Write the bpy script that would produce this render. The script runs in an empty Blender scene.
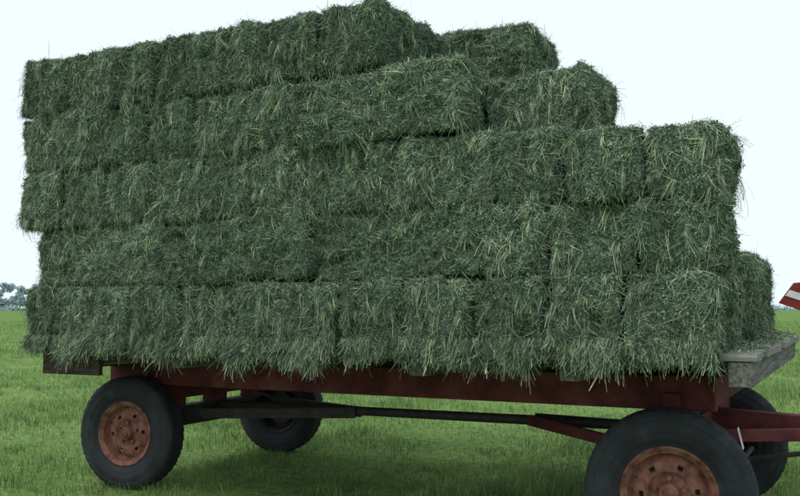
import bpy, math, numpy as np
from mathutils import Vector, Matrix
rng=np.random.default_rng(7)
scene=bpy.context.scene
# ------------------------------------------------------------ helpers
TBL=rng.random(65536)
def vnoise(p):
    i=np.floor(p).astype(np.int64); f=p-i; f=f*f*(3-2*f)
    def h(a,b,c): return TBL[((i[:,0]+a)*73856093 ^ (i[:,1]+b)*19349663 ^ (i[:,2]+c)*83492791)&65535]
    x,y,z=f[:,0],f[:,1],f[:,2]
    c00=h(0,0,0)*(1-x)+h(1,0,0)*x; c10=h(0,1,0)*(1-x)+h(1,1,0)*x
    c01=h(0,0,1)*(1-x)+h(1,0,1)*x; c11=h(0,1,1)*(1-x)+h(1,1,1)*x
    return (c00*(1-y)+c10*y)*(1-z)+(c01*(1-y)+c11*y)*z
def nrm(a): return a/np.maximum(np.linalg.norm(a,axis=-1,keepdims=True),1e-9)
def quadmesh(name,parts,mats,smooth=()):
    V=[];F=[];M=[];S=[];o=0
    for v,q,m in parts:
        if len(q)==0: continue
        V.append(v);F.append(q+o);M.append(np.full(len(q),m));S.append(np.full(len(q),m in smooth));o+=len(v)
    V=np.concatenate(V);F=np.concatenate(F);M=np.concatenate(M);S=np.concatenate(S)
    me=bpy.data.meshes.new(name)
    me.vertices.add(len(V)); me.vertices.foreach_set("co",V.astype(np.float32).ravel())
    me.loops.add(len(F)*4); me.loops.foreach_set("vertex_index",F.astype(np.int32).ravel())
    me.polygons.add(len(F)); me.polygons.foreach_set("loop_start",np.arange(0,len(F)*4,4,dtype=np.int32))
    for m in mats: me.materials.append(m)
    me.polygons.foreach_set("material_index",M.astype(np.int32))
    me.polygons.foreach_set("use_smooth",S)
    me.update(calc_edges=True); me.validate()
    ob=bpy.data.objects.new(name,me); scene.collection.objects.link(ob)
    return ob
def ribbons(P,W):
    n,k,_=P.shape
    V=np.stack([P-W,P+W],axis=2).reshape(n*k*2,3)
    b=(np.arange(n)*k*2)[:,None]+ (np.arange(k-1)*2)[None,:]
    b=b.ravel()
    Q=np.stack([b,b+1,b+3,b+2],axis=1)
    return V,Q
def mat(name):
    m=bpy.data.materials.new(name); m.use_nodes=True
    nt=m.node_tree; b=nt.nodes["Principled BSDF"]; return m,nt,b
def ramp(nt,stops,interp='LINEAR'):
    r=nt.nodes.new("ShaderNodeValToRGB"); r.color_ramp.interpolation=interp
    e=r.color_ramp.elements
    while len(e)<len(stops): e.new(0.5)
    for i,(p,c) in enumerate(stops):
        e[i].position=p; e[i].color=(*c,1)
    return r
def noise(nt,scale,detail=6,coord='Object',vec=None,stretch=None,rough=.6):
    n=nt.nodes.new("ShaderNodeTexNoise"); n.inputs["Scale"].default_value=scale; n.inputs["Detail"].default_value=detail
    n.inputs["Roughness"].default_value=rough
    tc=nt.nodes.new("ShaderNodeTexCoord"); src=tc.outputs[coord]
    if stretch:
        mp=nt.nodes.new("ShaderNodeMapping"); mp.inputs["Scale"].default_value=stretch
        nt.links.new(src,mp.inputs[0]); src=mp.outputs[0]
    nt.links.new(src,n.inputs["Vector"]); return n
def mix(nt,fac,a,b,typ='MIX'):
    m=nt.nodes.new("ShaderNodeMix"); m.data_type='RGBA'; m.blend_type=typ
    if isinstance(fac,(int,float)): m.inputs[0].default_value=fac
    else: nt.links.new(fac,m.inputs[0])
    for s,v in ((6,a),(7,b)):
        if isinstance(v,tuple): m.inputs[s].default_value=(*v,1)
        else: nt.links.new(v,m.inputs[s])
    return m.outputs[2]
def noisemat(name,stops,scale,rough=.8,bump=.3,bscale=40,stretch=None,metal=0,detail=8,spec=.5):
    m,nt,b=mat(name)
    n=noise(nt,scale,detail,stretch=stretch); r=ramp(nt,stops); nt.links.new(n.outputs[0],r.inputs[0])
    nt.links.new(r.outputs[0],b.inputs["Base Color"]); b.inputs["Roughness"].default_value=rough; b.inputs["Metallic"].default_value=metal
    b.inputs["Specular IOR Level"].default_value=spec
    n2=noise(nt,bscale,6,stretch=stretch); bp=nt.nodes.new("ShaderNodeBump"); bp.inputs["Strength"].default_value=bump; bp.inputs["Distance"].default_value=.01
    nt.links.new(n2.outputs[0],bp.inputs["Height"]); nt.links.new(bp.outputs[0],b.inputs["Normal"])
    return m
# ------------------------------------------------------------ materials
def strandmat(name,stops,objvar=.24,trans=0.0,nscale=3.0,dark=.55,nscale2=None):
    m,nt,b=mat(name)
    g=nt.nodes.new("ShaderNodeNewGeometry"); r=ramp(nt,stops); nt.links.new(g.outputs["Random Per Island"],r.inputs[0])
    n=noise(nt,nscale,4); rr=ramp(nt,[(.35,(dark,dark,dark)),(.65,(1.2,1.2,1.15))]); nt.links.new(n.outputs[0],rr.inputs[0])
    c=mix(nt,1.0,r.outputs[0],rr.outputs[0],'MULTIPLY')
    if nscale2:
        n=noise(nt,nscale2,3); rr=ramp(nt,[(.35,(.52,.57,.57)),(.65,(1.35,1.28,1.15))]); nt.links.new(n.outputs[0],rr.inputs[0])
        c=mix(nt,1.0,c,rr.outputs[0],'MULTIPLY')
    oi=nt.nodes.new("ShaderNodeObjectInfo"); rb=ramp(nt,[(0,(1-objvar,1-objvar*.8,1-objvar)),(1,(1+objvar*.6,1+objvar*.5,1+objvar*.4))]); nt.links.new(oi.outputs["Random"],rb.inputs[0])
    c=mix(nt,1.0,c,rb.outputs[0],'MULTIPLY')
    nt.links.new(c,b.inputs["Base Color"]); b.inputs["Roughness"].default_value=.65
    b.inputs["Specular IOR Level"].default_value=.25
    if trans>0:
        t=nt.nodes.new("ShaderNodeBsdfTranslucent"); nt.links.new(c,t.inputs[0])
        ms=nt.nodes.new("ShaderNodeMixShader"); ms.inputs[0].default_value=trans
        out=nt.nodes["Material Output"]; nt.links.new(b.outputs[0],ms.inputs[1]); nt.links.new(t.outputs[0],ms.inputs[2]); nt.links.new(ms.outputs[0],out.inputs[0])
    return m
M_HAYCORE=noisemat("hay_core",[(.3,(.024,.036,.028)),(.5,(.085,.125,.095)),(.62,(.17,.225,.165)),(.75,(.29,.34,.25))],55,rough=.95,bump=1,bscale=110,spec=.1)
M_HAY=strandmat("hay_strands",[(0,(.070,.113,.083)),(.4,(.170,.250,.180)),(.72,(.28,.37,.27)),(.9,(.44,.50,.365)),(1,(.68,.66,.50))],nscale2=22,dark=.70)
M_LEAF=strandmat("hay_leaves",[(0,(.052,.095,.068)),(.6,(.168,.26,.182)),(1,(.30,.395,.28))],nscale2=22,dark=.70)
M_BLADE=strandmat("grass_blades",[(0,(.10,.185,.055)),(.5,(.175,.30,.09)),(.85,(.26,.39,.14)),(1,(.46,.47,.26))],objvar=0,trans=.35,nscale=.7,dark=.6,nscale2=3.5)
M_GROUND,nt,b=mat("field_soil")
n1=noise(nt,.6,6); n2=noise(nt,14,8)
r1=ramp(nt,[(.3,(.13,.225,.075)),(.7,(.215,.33,.12))]); r2=ramp(nt,[(.3,(.55,.5,.45)),(.7,(1.15,1.15,1.1))])
nt.links.new(n1.outputs[0],r1.inputs[0]); nt.links.new(n2.outputs[0],r2.inputs[0])
nt.links.new(mix(nt,1.0,r1.outputs[0],r2.outputs[0],'MULTIPLY'),b.inputs["Base Color"]); b.inputs["Roughness"].default_value=1
b.inputs["Specular IOR Level"].default_value=0
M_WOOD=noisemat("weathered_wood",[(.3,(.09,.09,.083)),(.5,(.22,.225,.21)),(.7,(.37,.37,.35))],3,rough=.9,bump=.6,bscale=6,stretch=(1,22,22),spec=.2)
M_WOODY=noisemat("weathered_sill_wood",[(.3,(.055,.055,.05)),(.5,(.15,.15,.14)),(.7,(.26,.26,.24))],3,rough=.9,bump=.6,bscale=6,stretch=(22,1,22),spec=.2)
M_DWOOD=noisemat("dark_wood",[(.3,(.02,.016,.013)),(.7,(.07,.05,.04))],4,rough=.9,bump=.6,bscale=8,stretch=(1,18,18),spec=.2)
M_RED=noisemat("faded_red_paint",[(.3,(.036,.010,.011)),(.48,(.10,.018,.021)),(.62,(.14,.036,.036)),(.75,(.085,.055,.05))],5,rough=.75,bump=.3,bscale=50,spec=.3)
M_RUST=noisemat("rusty_rim_paint",[(.3,(.075,.03,.02)),(.45,(.19,.075,.052)),(.6,(.29,.135,.10)),(.75,(.17,.115,.095))],16,rough=.8,bump=.4,bscale=90,spec=.3)
M_STEEL=noisemat("dark_grimy_steel",[(.3,(.012,.012,.013)),(.7,(.05,.042,.038))],14,rough=.7,bump=.3)
M_TYRE=noisemat("tyre_rubber",[(.3,(.014,.016,.020)),(.55,(.024,.027,.034)),(.75,(.052,.056,.06))],7,rough=.75,bump=.25,bscale=120,spec=.35)
M_WHITE=noisemat("white_paint",[(.3,(.55,.56,.56)),(.7,(.78,.79,.8))],10,rough=.5,bump=.05)
M_BRED=noisemat("bright_red_paint",[(.3,(.15,.018,.018)),(.7,(.28,.035,.03))],7,rough=.5,bump=.05,spec=.3)
M_TREE=strandmat("haze_tinted_foliage",[(0,(.28,.37,.41)),(1,(.38,.48,.52))],objvar=0,nscale=.2,dark=.9)  # distance haze is painted into the leaf colour as pale blue-grey
# ------------------------------------------------------------ hay bales
def deck_z(u): return 1.02+0.012*(u+.4)
def lay_z(u,k):
    h=.345+.036*max(0,min(1,(-u-1.6)/3.0))
    return deck_z(u)-.012+k*h-.04*max(0,k-1)*max(0,min(1,(u+1.5)/.7))
bales=[]
def addb(u0,u1,v0,v1,k,mode,dz=0,hh=None,sh=0):
    uc=(u0+u1)/2; z0=lay_z(uc,k)+dz; z1=(lay_z(uc,k+1)+dz) if hh is None else z0+hh
    bales.append((u0,u1,v0+sh,v1+sh,z0,z1,mode))
def row(us,v0,v1,k,mode,jit=.024,dz=0):
    for a,b_ in zip(us[:-1],us[1:]):
        addb(a,b_,v0,v1,k,mode,dz=dz,sh=rng.uniform(-jit,jit))
VF=3.37
row([-4.76,-4.50,-4.22,-3.80,-3.42,-3.02,-2.66,-2.30,-1.92,-1.56,-1.20,-.86,-.50],VF,VF+.9,0,'end')
row([-4.70,-3.55,-2.49,-1.52],VF+.02,VF+.46,1,'side'); row([-1.52,-1.19,-.80,-.46],VF,VF+.46,1,'end')
row([-4.88,-4.46,-4.06,-3.62,-3.24,-2.88,-2.50,-2.14,-1.78,-1.44,-1.10,-.78,-.46],VF,VF+.46,2,'end')
row([-4.92,-4.50,-4.10,-3.72,-3.36,-3.0,-2.58],VF+.01,VF+.46,3,'end'); row([-2.58,-1.60],VF+.0,VF+.46,3,'side')
row([-1.59,-1.04],VF+.27,VF+.73,3,'end',jit=0)
for a,b_,dz in ((-4.92,-4.48,.015),(-4.48,-4.06,.025),(-4.06,-3.64,.01),(-3.64,-3.24,.02),(-3.24,-2.86,.025),(-2.86,-2.46,.03),(-2.46,-2.06,.045)):
    addb(a,b_,VF+.02,VF+.92,4,'end',dz=dz-.01,sh=rng.uniform(-.03,.03))
row([-4.7,-3.8,-2.9,-2.0,-1.0],4.28,4.76,0,'side'); row([-4.7,-3.8,-2.9,-2.0,-1.0],4.76,5.24,0,'side')
row([-4.7,-3.8,-2.9,-2.0,-1.1,-.55],5.26,5.72,0,'side')
addb(-.98,-.46,4.29,5.22,0,'end',hh=.47)
for k,e in ((1,-.95),(2,-1.0),(3,-1.72)):
    us=list(np.linspace(-4.75,e,5))
    for v in (3.84,4.30,4.77,5.24):
        if k==3 and v<4: us2=list(np.linspace(-4.75,-1.9,4)); row(us2,v,v+.46,k,'side')
        else: row(us,v,v+.46,k,'side')
row([-4.8,-3.9,-3.0,-2.14],4.32,4.78,4,'side',dz=.03); row([-4.8,-3.9,-3.0,-2.12],4.80,5.26,4,'side',dz=.02)
addb(-2.12,-1.58,4.22,4.70,4,'side',dz=.0,hh=.46)
B=np.array([[b[i] for i in range(6)] for b in bales])
RAD=.034
def bale_points(q,h,r,seedv,mode,c):
    inner=np.clip(q,-(h-r),h-r); d=q-inner; n=nrm(d); p=inner+r*n
    w=p+c+seedv
    if mode=='end': rope=vnoise(w*np.array([20,20,4.5])); rope2=vnoise(w*np.array([48,48,12]))
    else: rope=vnoise(w*np.array([9,9,17])); rope2=vnoise(w*np.array([26,26,44]))
    amp=1-.6*(np.abs(n[:,2])>.7)
    disp=.03*(vnoise(w*4.0)-.5)+((.072 if mode=='end' else .045)*(rope-.5)+.030*(rope2-.5)+.020*(vnoise(w*24)-.5)+.016*(vnoise(w*60)-.5))*amp
    return p+n*disp[:,None],n
FACES=[(1,-1),(0,1),(2,1),(0,-1),(1,1),(2,-1)]
DENS ={(1,-1):1.0,(0,1):.8,(2,1):.4,(0,-1):.3,(1,1):.18,(2,-1):.12}
SD=19000; LD=29000
for bi,(u0,u1,v0,v1,z0,z1,mode) in enumerate(bales):
    c=np.array([(u0+u1)/2,(v0+v1)/2,(z0+z1)/2]); h=np.array([(u1-u0)/2,(v1-v0)/2,(z1-z0)/2])
    h=h-np.array([rng.uniform(.003,.012),.0,rng.uniform(.001,.004)]); sv=rng.uniform(0,50,3)
    a=rng.normal(0,.022); a2=rng.normal(0,.02)
    R=np.array(Matrix.Rotation(a,3,'Z')@Matrix.Rotation(a2,3,'Y'))
    others=[j for j in range(len(B)) if j!=bi and B[j,0]-.2<u1 and B[j,1]+.2>u0 and B[j,2]-.2<v1 and B[j,3]+.2>v0 and B[j,4]-.2<z1 and B[j,5]+.2>z0]
    OB=B[others]
    def covered(p,n):
        t=p+c+n*.05; m=np.zeros(len(p),bool)
        for o in OB: m|=(t[:,0]>o[0])&(t[:,0]<o[1])&(t[:,1]>o[2]+.004)&(t[:,1]<o[3])&(t[:,2]>o[4])&(t[:,2]<o[5])
        return m
    parts=[]
    for ax,sg in FACES:
        o=[i for i in range(3) if i!=ax]
        t=rng.uniform(-1,1,(60,3))*h; t[:,ax]=sg*h[ax]; n0=np.zeros((60,3)); n0[:,ax]=sg
        ex=1-covered(t,n0).mean()
        sp=.010 if (ex>.05 and (ax,sg) in((1,-1),(0,1),(2,1))) else .06
        na=max(4,int(2*h[o[0]]/sp)); nb=max(4,int(2*h[o[1]]/sp))
        A,Bb=np.meshgrid(np.linspace(-1,1,na+1),np.linspace(-1,1,nb+1),indexing='ij')
        q=np.zeros((A.size,3)); q[:,o[0]]=A.ravel()*h[o[0]]; q[:,o[1]]=Bb.ravel()*h[o[1]]; q[:,ax]=sg*h[ax]
        p,n=bale_points(q,h,RAD,sv,mode,c)
        idx=np.arange(A.size).reshape(na+1,nb+1)
        Q=np.stack([idx[:-1,:-1],idx[1:,:-1],idx[1:,1:],idx[:-1,1:]],-1).reshape(-1,4)
        fl=(sg>0)^(ax==1)
        if not fl: Q=Q[:,::-1]
        parts.append((p@R.T,Q,0))
        if ex<.04: continue
        area=4*h[o[0]]*h[o[1]]; d=DENS[(ax,sg)]
        def samp(N):
            q=rng.uniform(-1,1,(N,3))*h; q[:,ax]=sg*h[ax]
            p,n=bale_points(q,h,RAD,sv,mode,c); k=~covered(p,n); return p[k],n[k]
        p,n=samp(int(area*SD*d)); N=len(p)
        if N<5: continue
        rt=rng.normal(0,1,(N,3))
        cl=(vnoise((p+c)*9+sv)-.5)*3.0
        if abs(n0[0,2])>.5: rt[:,2]*=.3; dirn=rt
        elif mode=='end': rt[:,0]+=cl*.6; dirn=rt*.75+np.array([0,0,-.8])
        else: rt[:,2]+=cl*.5; dirn=rt*np.array([1.2,1.0,.75])+np.array([0,0,-.12])
        dirn=dirn-n*np.sum(dirn*n,1,keepdims=True)*.95; dirn=nrm(dirn)
        L=rng.gamma(3.0,.0100,N)+.010; lg=rng.random(N)<.01; L[lg]=rng.uniform(.06,.13,lg.sum())
        up=rng.uniform(0,.20,N)**1.3*L; up[rng.random(N)<.012]*=2.0
        kk=3; P=np.zeros((N,kk,3)); bend=rng.normal(0,.25,(N,3))
        for s in range(kk):
            tt=s/(kk-1)
            P[:,s]=p-n*.003+dirn*(L*tt)[:,None]+n*(up*tt)[:,None]+bend*(L*tt*tt)[:,None]
            P[:,s,2]-=1.0*(L*tt)**2
        w=nrm(np.cross(dirn,n+rng.normal(0,.5,(N,3))))*rng.uniform(.0005,.0013,N)[:,None]
        W=np.repeat(w[:,None],kk,1); W[:,-1]*=.5
        v,qd=ribbons(P,W); parts.append((v@R.T,qd,1))
        # small alfalfa leaves
        p,n=samp(int(area*LD*d)); N=len(p)
        dirn=nrm(rng.normal(0,1,(N,3))+np.array([0,0,-.5])); L=rng.uniform(.005,.014,N)
        p=p+n*rng.uniform(-.002,.010,N)[:,None]
        w=nrm(np.cross(dirn,n+rng.normal(0,.7,(N,3))))
        P=np.stack([p,p+dirn*L[:,None]*.5,p+dirn*L[:,None]],1)
        W=np.stack([w*.0008,w*(L*.28)[:,None],w*.0008],1)
        v,qd=ribbons(P,W); parts.append((v@R.T,qd,2))
        # hanging tresses (clumps of long stems that share a direction)
        if (ax,sg) in ((1,-1),(0,1)):
            pc,nc=samp(int(area*(rng.uniform(60,170) if mode=='end' else 45))); m_=14
            if len(pc):
                G=len(pc); gl=rng.uniform(.04,.13,G); gd=rng.normal(0,.25,(G,3))+np.array([0,0,-1.0])
                p=np.repeat(pc,m_,0)+rng.normal(0,.009,(G*m_,3)); n=np.repeat(nc,m_,0)
                L=np.repeat(gl,m_)*rng.uniform(.5,1.1,G*m_); dr=nrm(np.repeat(gd,m_,0)+rng.normal(0,.13,(G*m_,3)))
                dr=nrm(dr-n*np.sum(dr*n,1,keepdims=True)); up=rng.uniform(.05,.22,G*m_); bend=rng.normal(0,.12,(G*m_,3))
                P=np.stack([p+dr*(L*t)[:,None]+n*(.035*up/.22*math.sin(t*2.2))[:,None]+bend*(L*t*t)[:,None] for t in (0,.33,.67,1)],1)
                w=nrm(np.cross(dr,n+rng.normal(0,.5,dr.shape)))*rng.uniform(.0006,.0014,G*m_)[:,None]
                v,qd=ribbons(P,np.repeat(w[:,None],4,1)); parts.append((v@R.T,qd,1))
    if z0<1.05 and v0<3.6:
        lim=1.0 if u1<-.6 else .45
        N=2400; x=rng.uniform(-h[0],h[0],N); p=np.stack([x,-h[1]+rng.uniform(-.02,.03,N),-h[2]+rng.uniform(-.01,.07,N)],1)
        cl=vnoise((p+c)*np.array([10,1,1])); L=(.035+.12*cl**1.8*lim)*rng.uniform(.35,1.1,N)
        dr=rng.normal(0,.24,(N,3)); dr[:,2]=-1; dr=nrm(dr); bend=rng.normal(0,.35,(N,3)); kk=4
        P=np.stack([p+dr*(L*t)[:,None]+bend*(L*t*t)[:,None]+np.array([0,-.012,0])*t for t in np.linspace(0,1,kk)],1)
        w=nrm(np.cross(dr,rng.normal(0,1,(N,3))))*rng.uniform(.0007,.0015,N)[:,None]
        v,qd=ribbons(P,np.repeat(w[:,None],kk,1)); parts.append((v@R.T,qd,1))
        N=3000; x=rng.uniform(-h[0],h[0],N); p=np.stack([x,-h[1]+rng.uniform(-.02,.03,N),x*0],1)
        cl=vnoise((p+np.array([0,0,-h[2]])+c)*np.array([10,1,1])); p[:,2]=-h[2]+.02-rng.random(N)*(.04+.08*cl**1.8*lim)
        dirn=nrm(rng.normal(0,1,(N,3))); L=rng.uniform(.006,.015,N); w=nrm(np.cross(dirn,rng.normal(0,1,(N,3))))
        P=np.stack([p,p+dirn*L[:,None]*.5,p+dirn*L[:,None]],1); W=np.stack([w*.0008,w*(L*.28)[:,None],w*.0008],1)
        v,qd=ribbons(P,W); parts.append((v@R.T,qd,2))
    ob=quadmesh("hay_bale",parts,[M_HAYCORE,M_HAY,M_LEAF],smooth=(0,))
    ob.location=c
# loose hay on the deck front
N=9000
u=rng.uniform(-.62,-.36,N)-rng.exponential(.02,N); v=rng.uniform(3.42,5.75,N)
hgt=.09*np.clip((v-3.9)/1.2,0,1)*np.clip((-.36-u)/.2,.1,1)*vnoise(np.stack([u*8,v*8,u*0],1))
p=np.stack([u,v,deck_z(u)+.004+hgt*rng.uniform(.2,1.2,N)],1)
keep=rng.random(N)<np.clip((v-3.45)/1.1,.12,1); p=p[keep]; N=len(p)
d=nrm(rng.normal(0,1,(N,3))*np.array([1,1,.25])); L=rng.uniform(.015,.05,N)
P=np.stack([p,p+d*L[:,None]*.5+np.array([0,0,.008]),p+d*L[:,None]],1); P[:,:,2]=np.maximum(P[:,:,2],deck_z(P[:,:,0])+.003)
w=nrm(np.cross(d,np.array([0,0,1])+rng.normal(0,.4,(N,3))))*rng.uniform(.001,.002,N)[:,None]
V,Q=ribbons(P,np.repeat(w[:,None],3,1)); quadmesh("loose_hay",[(V,Q,0)],[M_HAY])
# ------------------------------------------------------------ wagon
wagon=bpy.data.objects.new("hay_wagon",None); scene.collection.objects.link(wagon)
def finish(ob,parent=wagon,bevel=0,smooth=False):
    if parent: ob.parent=parent
    if bevel>0:
        m=ob.modifiers.new("bevel",'BEVEL'); m.width=bevel; m.segments=2; m.limit_method='ANGLE'
    if smooth:
        for f in ob.data.polygons: f.use_smooth=True
    return ob
def boxes(name,lst,material,tilt=True,bevel=.004,parent=wagon,jit=0):
    V=[];F=[]
    for (x0,x1,y0,y1,z0,z1) in lst:
        o=len(V)
        for x in (x0,x1):
            for y in (y0,y1):
                for z in (z0,z1): V.append((x,y,z+(.012*(x+.4) if tilt else 0)+(rng.uniform(-jit,jit) if jit else 0)))
        F+=[tuple(o+i for i in f) for f in ((0,1,3,2),(4,6,7,5),(0,4,5,1),(2,3,7,6),(0,2,6,4),(1,5,7,3))]
    me=bpy.data.meshes.new(name); me.from_pydata(V,[],F); me.materials.append(material); me.update()
    ob=bpy.data.objects.new(name,me); scene.collection.objects.link(ob)
    return finish(ob,parent,bevel)
def bar(name,a,b,w,hh,material,parent=wagon,rnd=False,bevel=.004):
    a=Vector(a);b=Vector(b);d=b-a;L=d.length; x=d.normalized(); up=Vector((0,0,1))
    if abs(x.z)>.95: up=Vector((1,0,0))
    y=up.cross(x).normalized(); z=x.cross(y)
    V=[];F=[];n=20 if rnd else 4
    prof=[(math.cos(t)*w/2,math.sin(t)*w/2) for t in [2*math.pi*i/n for i in range(n)]] if rnd else [(-w/2,-hh/2),(w/2,-hh/2),(w/2,hh/2),(-w/2,hh/2)]
    for e in (a,b):
        for py,pz in prof: V.append(tuple(e+y*py+z*pz))
    F=[(i,(i+1)%n,n+(i+1)%n,n+i) for i in range(n)]+[tuple(range(n))[::-1],tuple(range(n,2*n))]
    me=bpy.data.meshes.new(name); me.from_pydata(V,[],F); me.materials.append(material); me.update()
    ob=bpy.data.objects.new(name,me); scene.collection.objects.link(ob); return finish(ob,parent,0 if rnd else bevel)
pl=[]; y=3.45
while y<5.84:
    pl.append((-4.62+rng.uniform(-.01,.01),-.36+rng.uniform(-.015,.015),y,y+.190,.985,1.02)); y+=.2
boxes("deck_planks",pl,M_WOOD,jit=.002)
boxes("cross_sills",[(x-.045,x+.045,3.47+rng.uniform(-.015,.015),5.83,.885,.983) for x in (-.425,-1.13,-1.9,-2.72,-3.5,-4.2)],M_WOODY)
boxes("rear_side_board",[(-4.66,-4.12,3.415,3.447,.825,.975),(-4.66,-4.625,3.449,5.83,.84,.975)],M_DWOOD)
boxes("frame_rails",[(-4.68,-.60,3.98,4.05,.72,.883),(-4.68,-.60,5.24,5.31,.72,.883)],M_RED,bevel=.006)
boxes("frame_cross_members",[(x-.05,x+.05,4.052,5.238,.72,.86) for x in (-.68,-1.8,-3.0,-4.1,-4.6)],M_RED)
for nm,x in (("front",-.79),("rear",-4.30)):
    boxes(nm+"_bolster",[(x-.075,x+.075,3.99,5.30,.56,.66)],M_RED,tilt=False,bevel=.006)
    boxes(nm+"_bolster_stakes",[(x-.04,x+.04,3.93,3.975,.56,.80),(x-.04,x+.04,5.32,5.365,.56,.80)],M_RED,tilt=False)
    boxes(nm+"_axle_beam",[(x-.055,x+.055,4.05,5.25,.40,.50)],M_STEEL,tilt=False)
    boxes(nm+"_axle_blocks",[(x-.05,x+.05,4.2,4.3,.50,.56),(x-.05,x+.05,5.0,5.1,.50,.56),(x-.06,x+.06,4.58,4.72,.50,.56)],M_RED,tilt=False)
    bar(nm+"_axle_spindle",(x,3.85,.38),(x,5.45,.38),.06,.06,M_STEEL,rnd=True)
    bar(nm+"_rail_packer",(x,3.99,.69),(x,5.3,.69),.12,.05,M_STEEL)
bar("reach_pole",(-4.3,4.65,.475),(-.7,4.65,.545),.06,.06,M_STEEL,rnd=True)
bar("rear_hound_1",(-3.0,4.62,.49),(-4.28,4.12,.46),.03,.07,M_STEEL)
bar("rear_hound_2",(-3.0,4.68,.49),(-4.28,5.18,.46),.03,.07,M_STEEL)
bar("front_hound_1",(-1.75,4.60,.53),(-.78,4.14,.46),.035,.06,M_RED)
bar("front_hound_2",(-1.75,4.70,.53),(-.78,5.16,.46),.035,.06,M_RED)
bar("tie_rod",(-.60,4.02,.36),(-.60,5.28,.36),.03,.03,M_STEEL,rnd=True)
bar("steering_arm",(-.60,4.6,.40),(-.25,4.6,.47),.05,.02,M_STEEL)
bar("tongue_beam",(-.76,4.65,.61),(2.1,4.65,.52),.09,.11,M_RED)
bar("tongue_brace_1",(-.74,4.2,.57),(.1,4.6,.59),.03,.06,M_RED)
bar("tongue_brace_2",(-.74,5.1,.57),(.1,4.7,.59),.03,.06,M_RED)
bar("tongue_hitch",(2.08,4.65,.52),(2.3,4.65,.52),.06,.03,M_STEEL)
bar("tongue_jack",(1.9,4.58,.62),(1.9,4.58,.0),.05,.05,M_STEEL,rnd=True)
bar("registration_tag",(-.53,4.16,.63),(-.51,4.17,.53),.035,.004,M_WHITE,bevel=.001)
def lathe(name,prof,material,c,seg=96,skip=None,mod=None,side=-1,rz=0):
    V=[];F=[];n=len(prof)
    for i in range(seg):
        t=2*math.pi*i/seg
        for j,(r,yy) in enumerate(prof):
            if mod: r,yy=mod(i,j,r,yy)
            V.append((r*math.cos(t),side*yy*.9,r*math.sin(t)))
    for i in range(seg):
        for j in range(n-1):
            if skip and skip(i,j): continue
            f=(i*n+j,((i+1)%seg)*n+j,((i+1)%seg)*n+j+1,i*n+j+1)
            F.append(f if side>0 else f[::-1])
    me=bpy.data.meshes.new(name); me.from_pydata(V,[],F); me.materials.append(material); me.update()
    ob=bpy.data.objects.new(name,me); scene.collection.objects.link(ob); ob.location=c; ob.rotation_euler=(0,0,rz); ob.scale=(.975,.975,.975)
    finish(ob,wagon,0,True)
    m=ob.modifiers.new("s",'EDGE_SPLIT'); m.split_angle=math.radians(40)
    return ob
tp=[(.205,.078),(.222,.086),(.235,.088),(.240,.092),(.252,.098),(.256,.101),(.262,.1015),(.285,.106),(.290,.1085),(.297,.108),(.315,.105),(.335,.100),(.338,.102),(.345,.1),(.362,.092),(.374,.084),(.381,.076)]
gro=[(.3835,.070),(.384,.050),(.374,.047),(.374,.041),(.385,.038),(.385,.018),(.375,.015),(.375,.009),(.385,.006)]
half=tp+gro
tyre_prof=half+[(r,-yy) for r,yy in half[::-1]]
def tyremod(i,j,r,yy):
    if abs(yy)<.06 and r>.36: yy+=.0035*(1 if i%2 else -1)
    if .374<=r<=.3841 and .07<=abs(yy)<.09 and i%4==0: r-=.006
    return r,yy
rim_prof=[(.20,.078),(.214,.080),(.2185,.087),(.214,.0925),(.206,.089),(.200,.078),(.186,.072),(.180,.055),(.176,.03),(.170,.018),(.166,.02),(.158,.030),(.135,.040),(.115,.046),(.098,.047),(.090,.040),(.082,.036),(.060,.036),(.050,.037),(.047,.045),(.045,.075),(.040,.082),(.028,.084),(.026,.094),(.018,.097),(.0,.097)]
barrel=[(.214,-.09),(.218,-.084),(.206,-.075),(.19,-.06),(.178,-.02),(.176,.03)]
hole_ring=12
def wheel(c,side,k,rz):
    lathe(f"tyre_{k}",tyre_prof,M_TYRE,c,seg=160,mod=tyremod,side=side,rz=rz)
    lathe(f"rim_{k}",rim_prof,M_RUST,c,seg=96,skip=lambda i,j:(j==hole_ring and (i%16)<3),side=side,rz=rz)
    lathe(f"rim_barrel_{k}",barrel,M_STEEL,c,seg=64,side=side,rz=rz)
    lathe(f"brake_drum_{k}",[(.15,-.06),(.15,.0),(.14,.012),(.0,.012)],M_STEEL,c,seg=64,side=side,rz=rz)
    RZ=Matrix.Rotation(rz,3,'Z'); C=Vector(c)
    for i in range(5):
        t=2*math.pi*i/5+.3
        p=Vector((.068*math.cos(t),0,.068*math.sin(t)))
        bar(f"lug_{k}_{i}",C+RZ@(p+Vector((0,side*.028,0))),C+RZ@(p+Vector((0,side*.050,0))),.024,.024,M_RUST,rnd=True)
    bar(f"valve_{k}",C+RZ@Vector((-.14,side*.025,.06)),C+RZ@Vector((-.145,side*.055,.062)),.008,.008,M_STEEL,rnd=True)
k=1
for x,rz in ((-.79,.17),(-4.30,.17)):
    wheel((x,3.85,.365),-1,k,rz); k+=1
    wheel((x,5.45,.365),1,k,rz); k+=1
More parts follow.
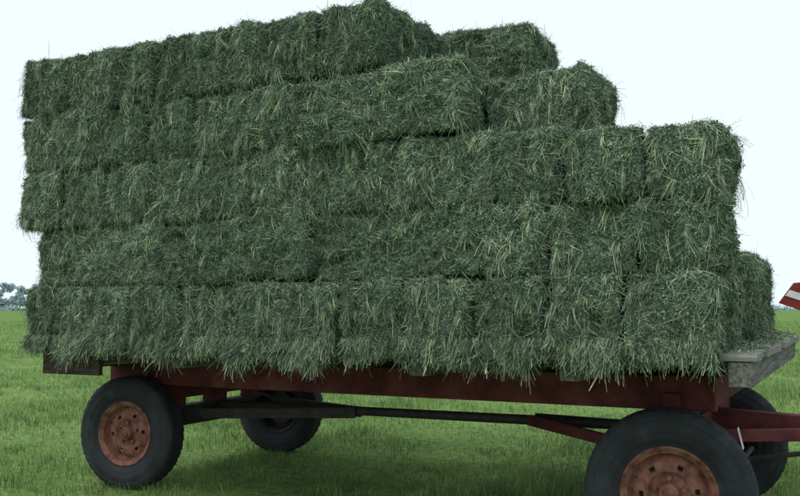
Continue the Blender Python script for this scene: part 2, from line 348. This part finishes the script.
# ------------------------------------------------------------ bale chute of the next machine
chute=bpy.data.objects.new("bale_chute",None); scene.collection.objects.link(chute)
def prism(name,poly,y0,y1,material,parent):
    n=len(poly); V=[(x,y0,z) for x,z in poly]+[(x,y1,z) for x,z in poly]
    F=[tuple(range(n)),tuple(range(n,2*n))[::-1]]+[(i,n+i,n+(i+1)%n,(i+1)%n) for i in range(n)]
    me=bpy.data.meshes.new(name); me.from_pydata(V,[],F); me.materials.append(material); me.update()
    ob=bpy.data.objects.new(name,me); scene.collection.objects.link(ob); return finish(ob,parent,.004)
for s,y in ((1,6.20),(2,6.75)):
    prism(f"side_panel_{s}",[(-.50,1.235),(-.40,1.375),(-.33,1.38),(1.5,.70),(1.5,.50)],y,y+.02,M_BRED,chute)
    prism(f"stripe_{s}",[(-.455,1.285),(-.425,1.325),(1.49,.625),(1.49,.575)],y-.006 if s==1 else y+.021,y-.001 if s==1 else y+.026,M_WHITE,chute)
    bar(f"leg_{s}",(.6,y+.05,.93),(.6,y+.05,0),.06,.06,M_RED,chute); bar(f"leg_b_{s}",(1.3,y+.05,.66),(1.3,y+.05,0),.06,.06,M_RED,chute)
for i in range(8):
    t=i/7; bar(f"slat_{i}",(-.38+1.8*t,6.215,1.22-.66*t),(-.38+1.8*t,6.76,1.22-.66*t),.05,.02,M_RED,chute)
# ------------------------------------------------------------ ground + grass
me=bpy.data.meshes.new("ground"); S=2500
me.from_pydata([(-S,-S,0),(S,-S,0),(S,S,0),(-S,S,0)],[],[(0,1,2,3)]); me.materials.append(M_GROUND)
scene.collection.objects.link(bpy.data.objects.new("ground",me))
N=400000; yaw=math.radians(29.87)
r=np.exp(rng.uniform(np.log(3.2),np.log(80),N)); th=math.pi/2+yaw+rng.uniform(-.85,.85,N)
gx=r*np.cos(th); gy=r*np.sin(th)
patch=vnoise(np.stack([gx*2.6,gy*2.6,gx*0],1))*.55+vnoise(np.stack([gx*.6,gy*.6,gx*0+5],1))*.45
kp=rng.random(N)<(.3+patch); gx=gx[kp];gy=gy[kp];r=r[kp];patch=patch[kp];N=len(gx)
H=(.025+.17*patch**1.9)*rng.uniform(.5,1.25,N); tall=rng.random(N)<.015; H[tall]*=2.0
wd=.0016*np.maximum(1,(r/5.0))**.75*rng.uniform(.6,1.5,N)
az=rng.uniform(0,2*np.pi,N); lean=rng.uniform(.1,1.2,N)
d=np.stack([np.cos(az),np.sin(az),az*0],1); p=np.stack([gx,gy,gx*0-.003],1)
P=np.stack([p,p+d*(H*lean*.3)[:,None]+np.array([0,0,1])*(H*.6)[:,None],p+d*(H*lean)[:,None]+np.array([0,0,1])*(H*(1-.4*lean))[:,None]],1)
a3=rng.uniform(0,2*np.pi,N); w=np.stack([np.cos(a3),np.sin(a3),a3*0],1)*wd[:,None]
W=np.stack([w,w*.8,w*.12],1); V,Q=ribbons(P,W)
quadmesh("grass",[(V,Q,0)],[M_BLADE])
# ------------------------------------------------------------ distant tree line (left horizon)
def c2w(X,Z): return (.867*X-.498*Z, .498*X+.867*Z)
parts=[]
def clump(cx,cy,cz,rx,rz,n,s):
    q=nrm(rng.normal(0,1,(n,3)))*(rng.random(n)**.4)[:,None]*np.array([rx,rx,rz])+np.array([cx,cy,cz])
    a=nrm(rng.normal(0,1,(n,3)))*s; b2=nrm(np.cross(a,rng.normal(0,1,(n,3))))*s*.6
    return ribbons(np.stack([q-a,q,q+a],1),np.stack([b2*.3,b2,b2*.3],1))
for X in list(np.arange(-300,-156,5.5))+[-90,-60,40,60,130,140,260]:
    Z=350+rng.uniform(-15,25); x,y=c2w(X+rng.uniform(-2,2),Z); hgt=rng.uniform(7,14)
    tr=np.array([[x,y,-.2],[x,y,hgt*.35],[x+.3,y,hgt*.7]])[None]
    for wv in (np.array([.3,0,0]),np.array([0,.3,0])):
        W=np.stack([wv,wv*.7,wv*.3])[None]; v,q=ribbons(tr,W); parts.append((v,q,0))
    for j in range(12):
        v,q=clump(x+rng.normal(0,hgt*.16),y+rng.normal(0,hgt*.16),hgt*rng.uniform(.2,.88),hgt*.15,hgt*.12,130,.45); parts.append((v,q,0))
for X in np.arange(-420,420,4):
    x,y=c2w(X,330+rng.uniform(-5,5)); v,q=clump(x,y,.9,4,1.6,120,.45); parts.append((v,q,0))
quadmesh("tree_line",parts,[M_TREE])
# ------------------------------------------------------------ world, sun, camera
w=bpy.data.worlds.new("World"); scene.world=w; w.use_nodes=True; nt=w.node_tree
bg=nt.nodes["Background"]; sky=nt.nodes.new("ShaderNodeTexSky"); sky.sky_type='NISHITA'; sky.sun_disc=False
el=math.radians(58); saz=math.radians(200)
sky.sun_elevation=el; sky.sun_rotation=saz; sky.dust_density=3; sky.air_density=1
m=nt.nodes.new("ShaderNodeMix"); m.data_type='RGBA'; m.inputs[0].default_value=.87; m.inputs[7].default_value=(8.2,9.05,9.4,1)
nt.links.new(sky.outputs[0],m.inputs[6]); nt.links.new(m.outputs[2],bg.inputs[0]); bg.inputs[1].default_value=.123
sl=bpy.data.lights.new("sun","SUN"); sl.energy=1.4; sl.angle=math.radians(28); sl.color=(1,.97,.92)
so=bpy.data.objects.new("sun",sl); scene.collection.objects.link(so)
dv=Vector((math.sin(saz)*math.cos(el),math.cos(saz)*math.cos(el),math.sin(el)))
so.rotation_euler=dv.to_track_quat('Z','Y').to_euler(); so.location=dv*30
cam=bpy.data.cameras.new("camera"); co=bpy.data.objects.new("camera",cam); scene.collection.objects.link(co)
co.location=(0,0,1.2); co.rotation_euler=(math.radians(90+4.29),0,yaw); cam.lens=36; cam.sensor_width=36; cam.clip_end=6000
scene.camera=co
scene.view_settings.view_transform='Standard'; scene.view_settings.look='None'; scene.view_settings.exposure=0
print("bales",len(bales))
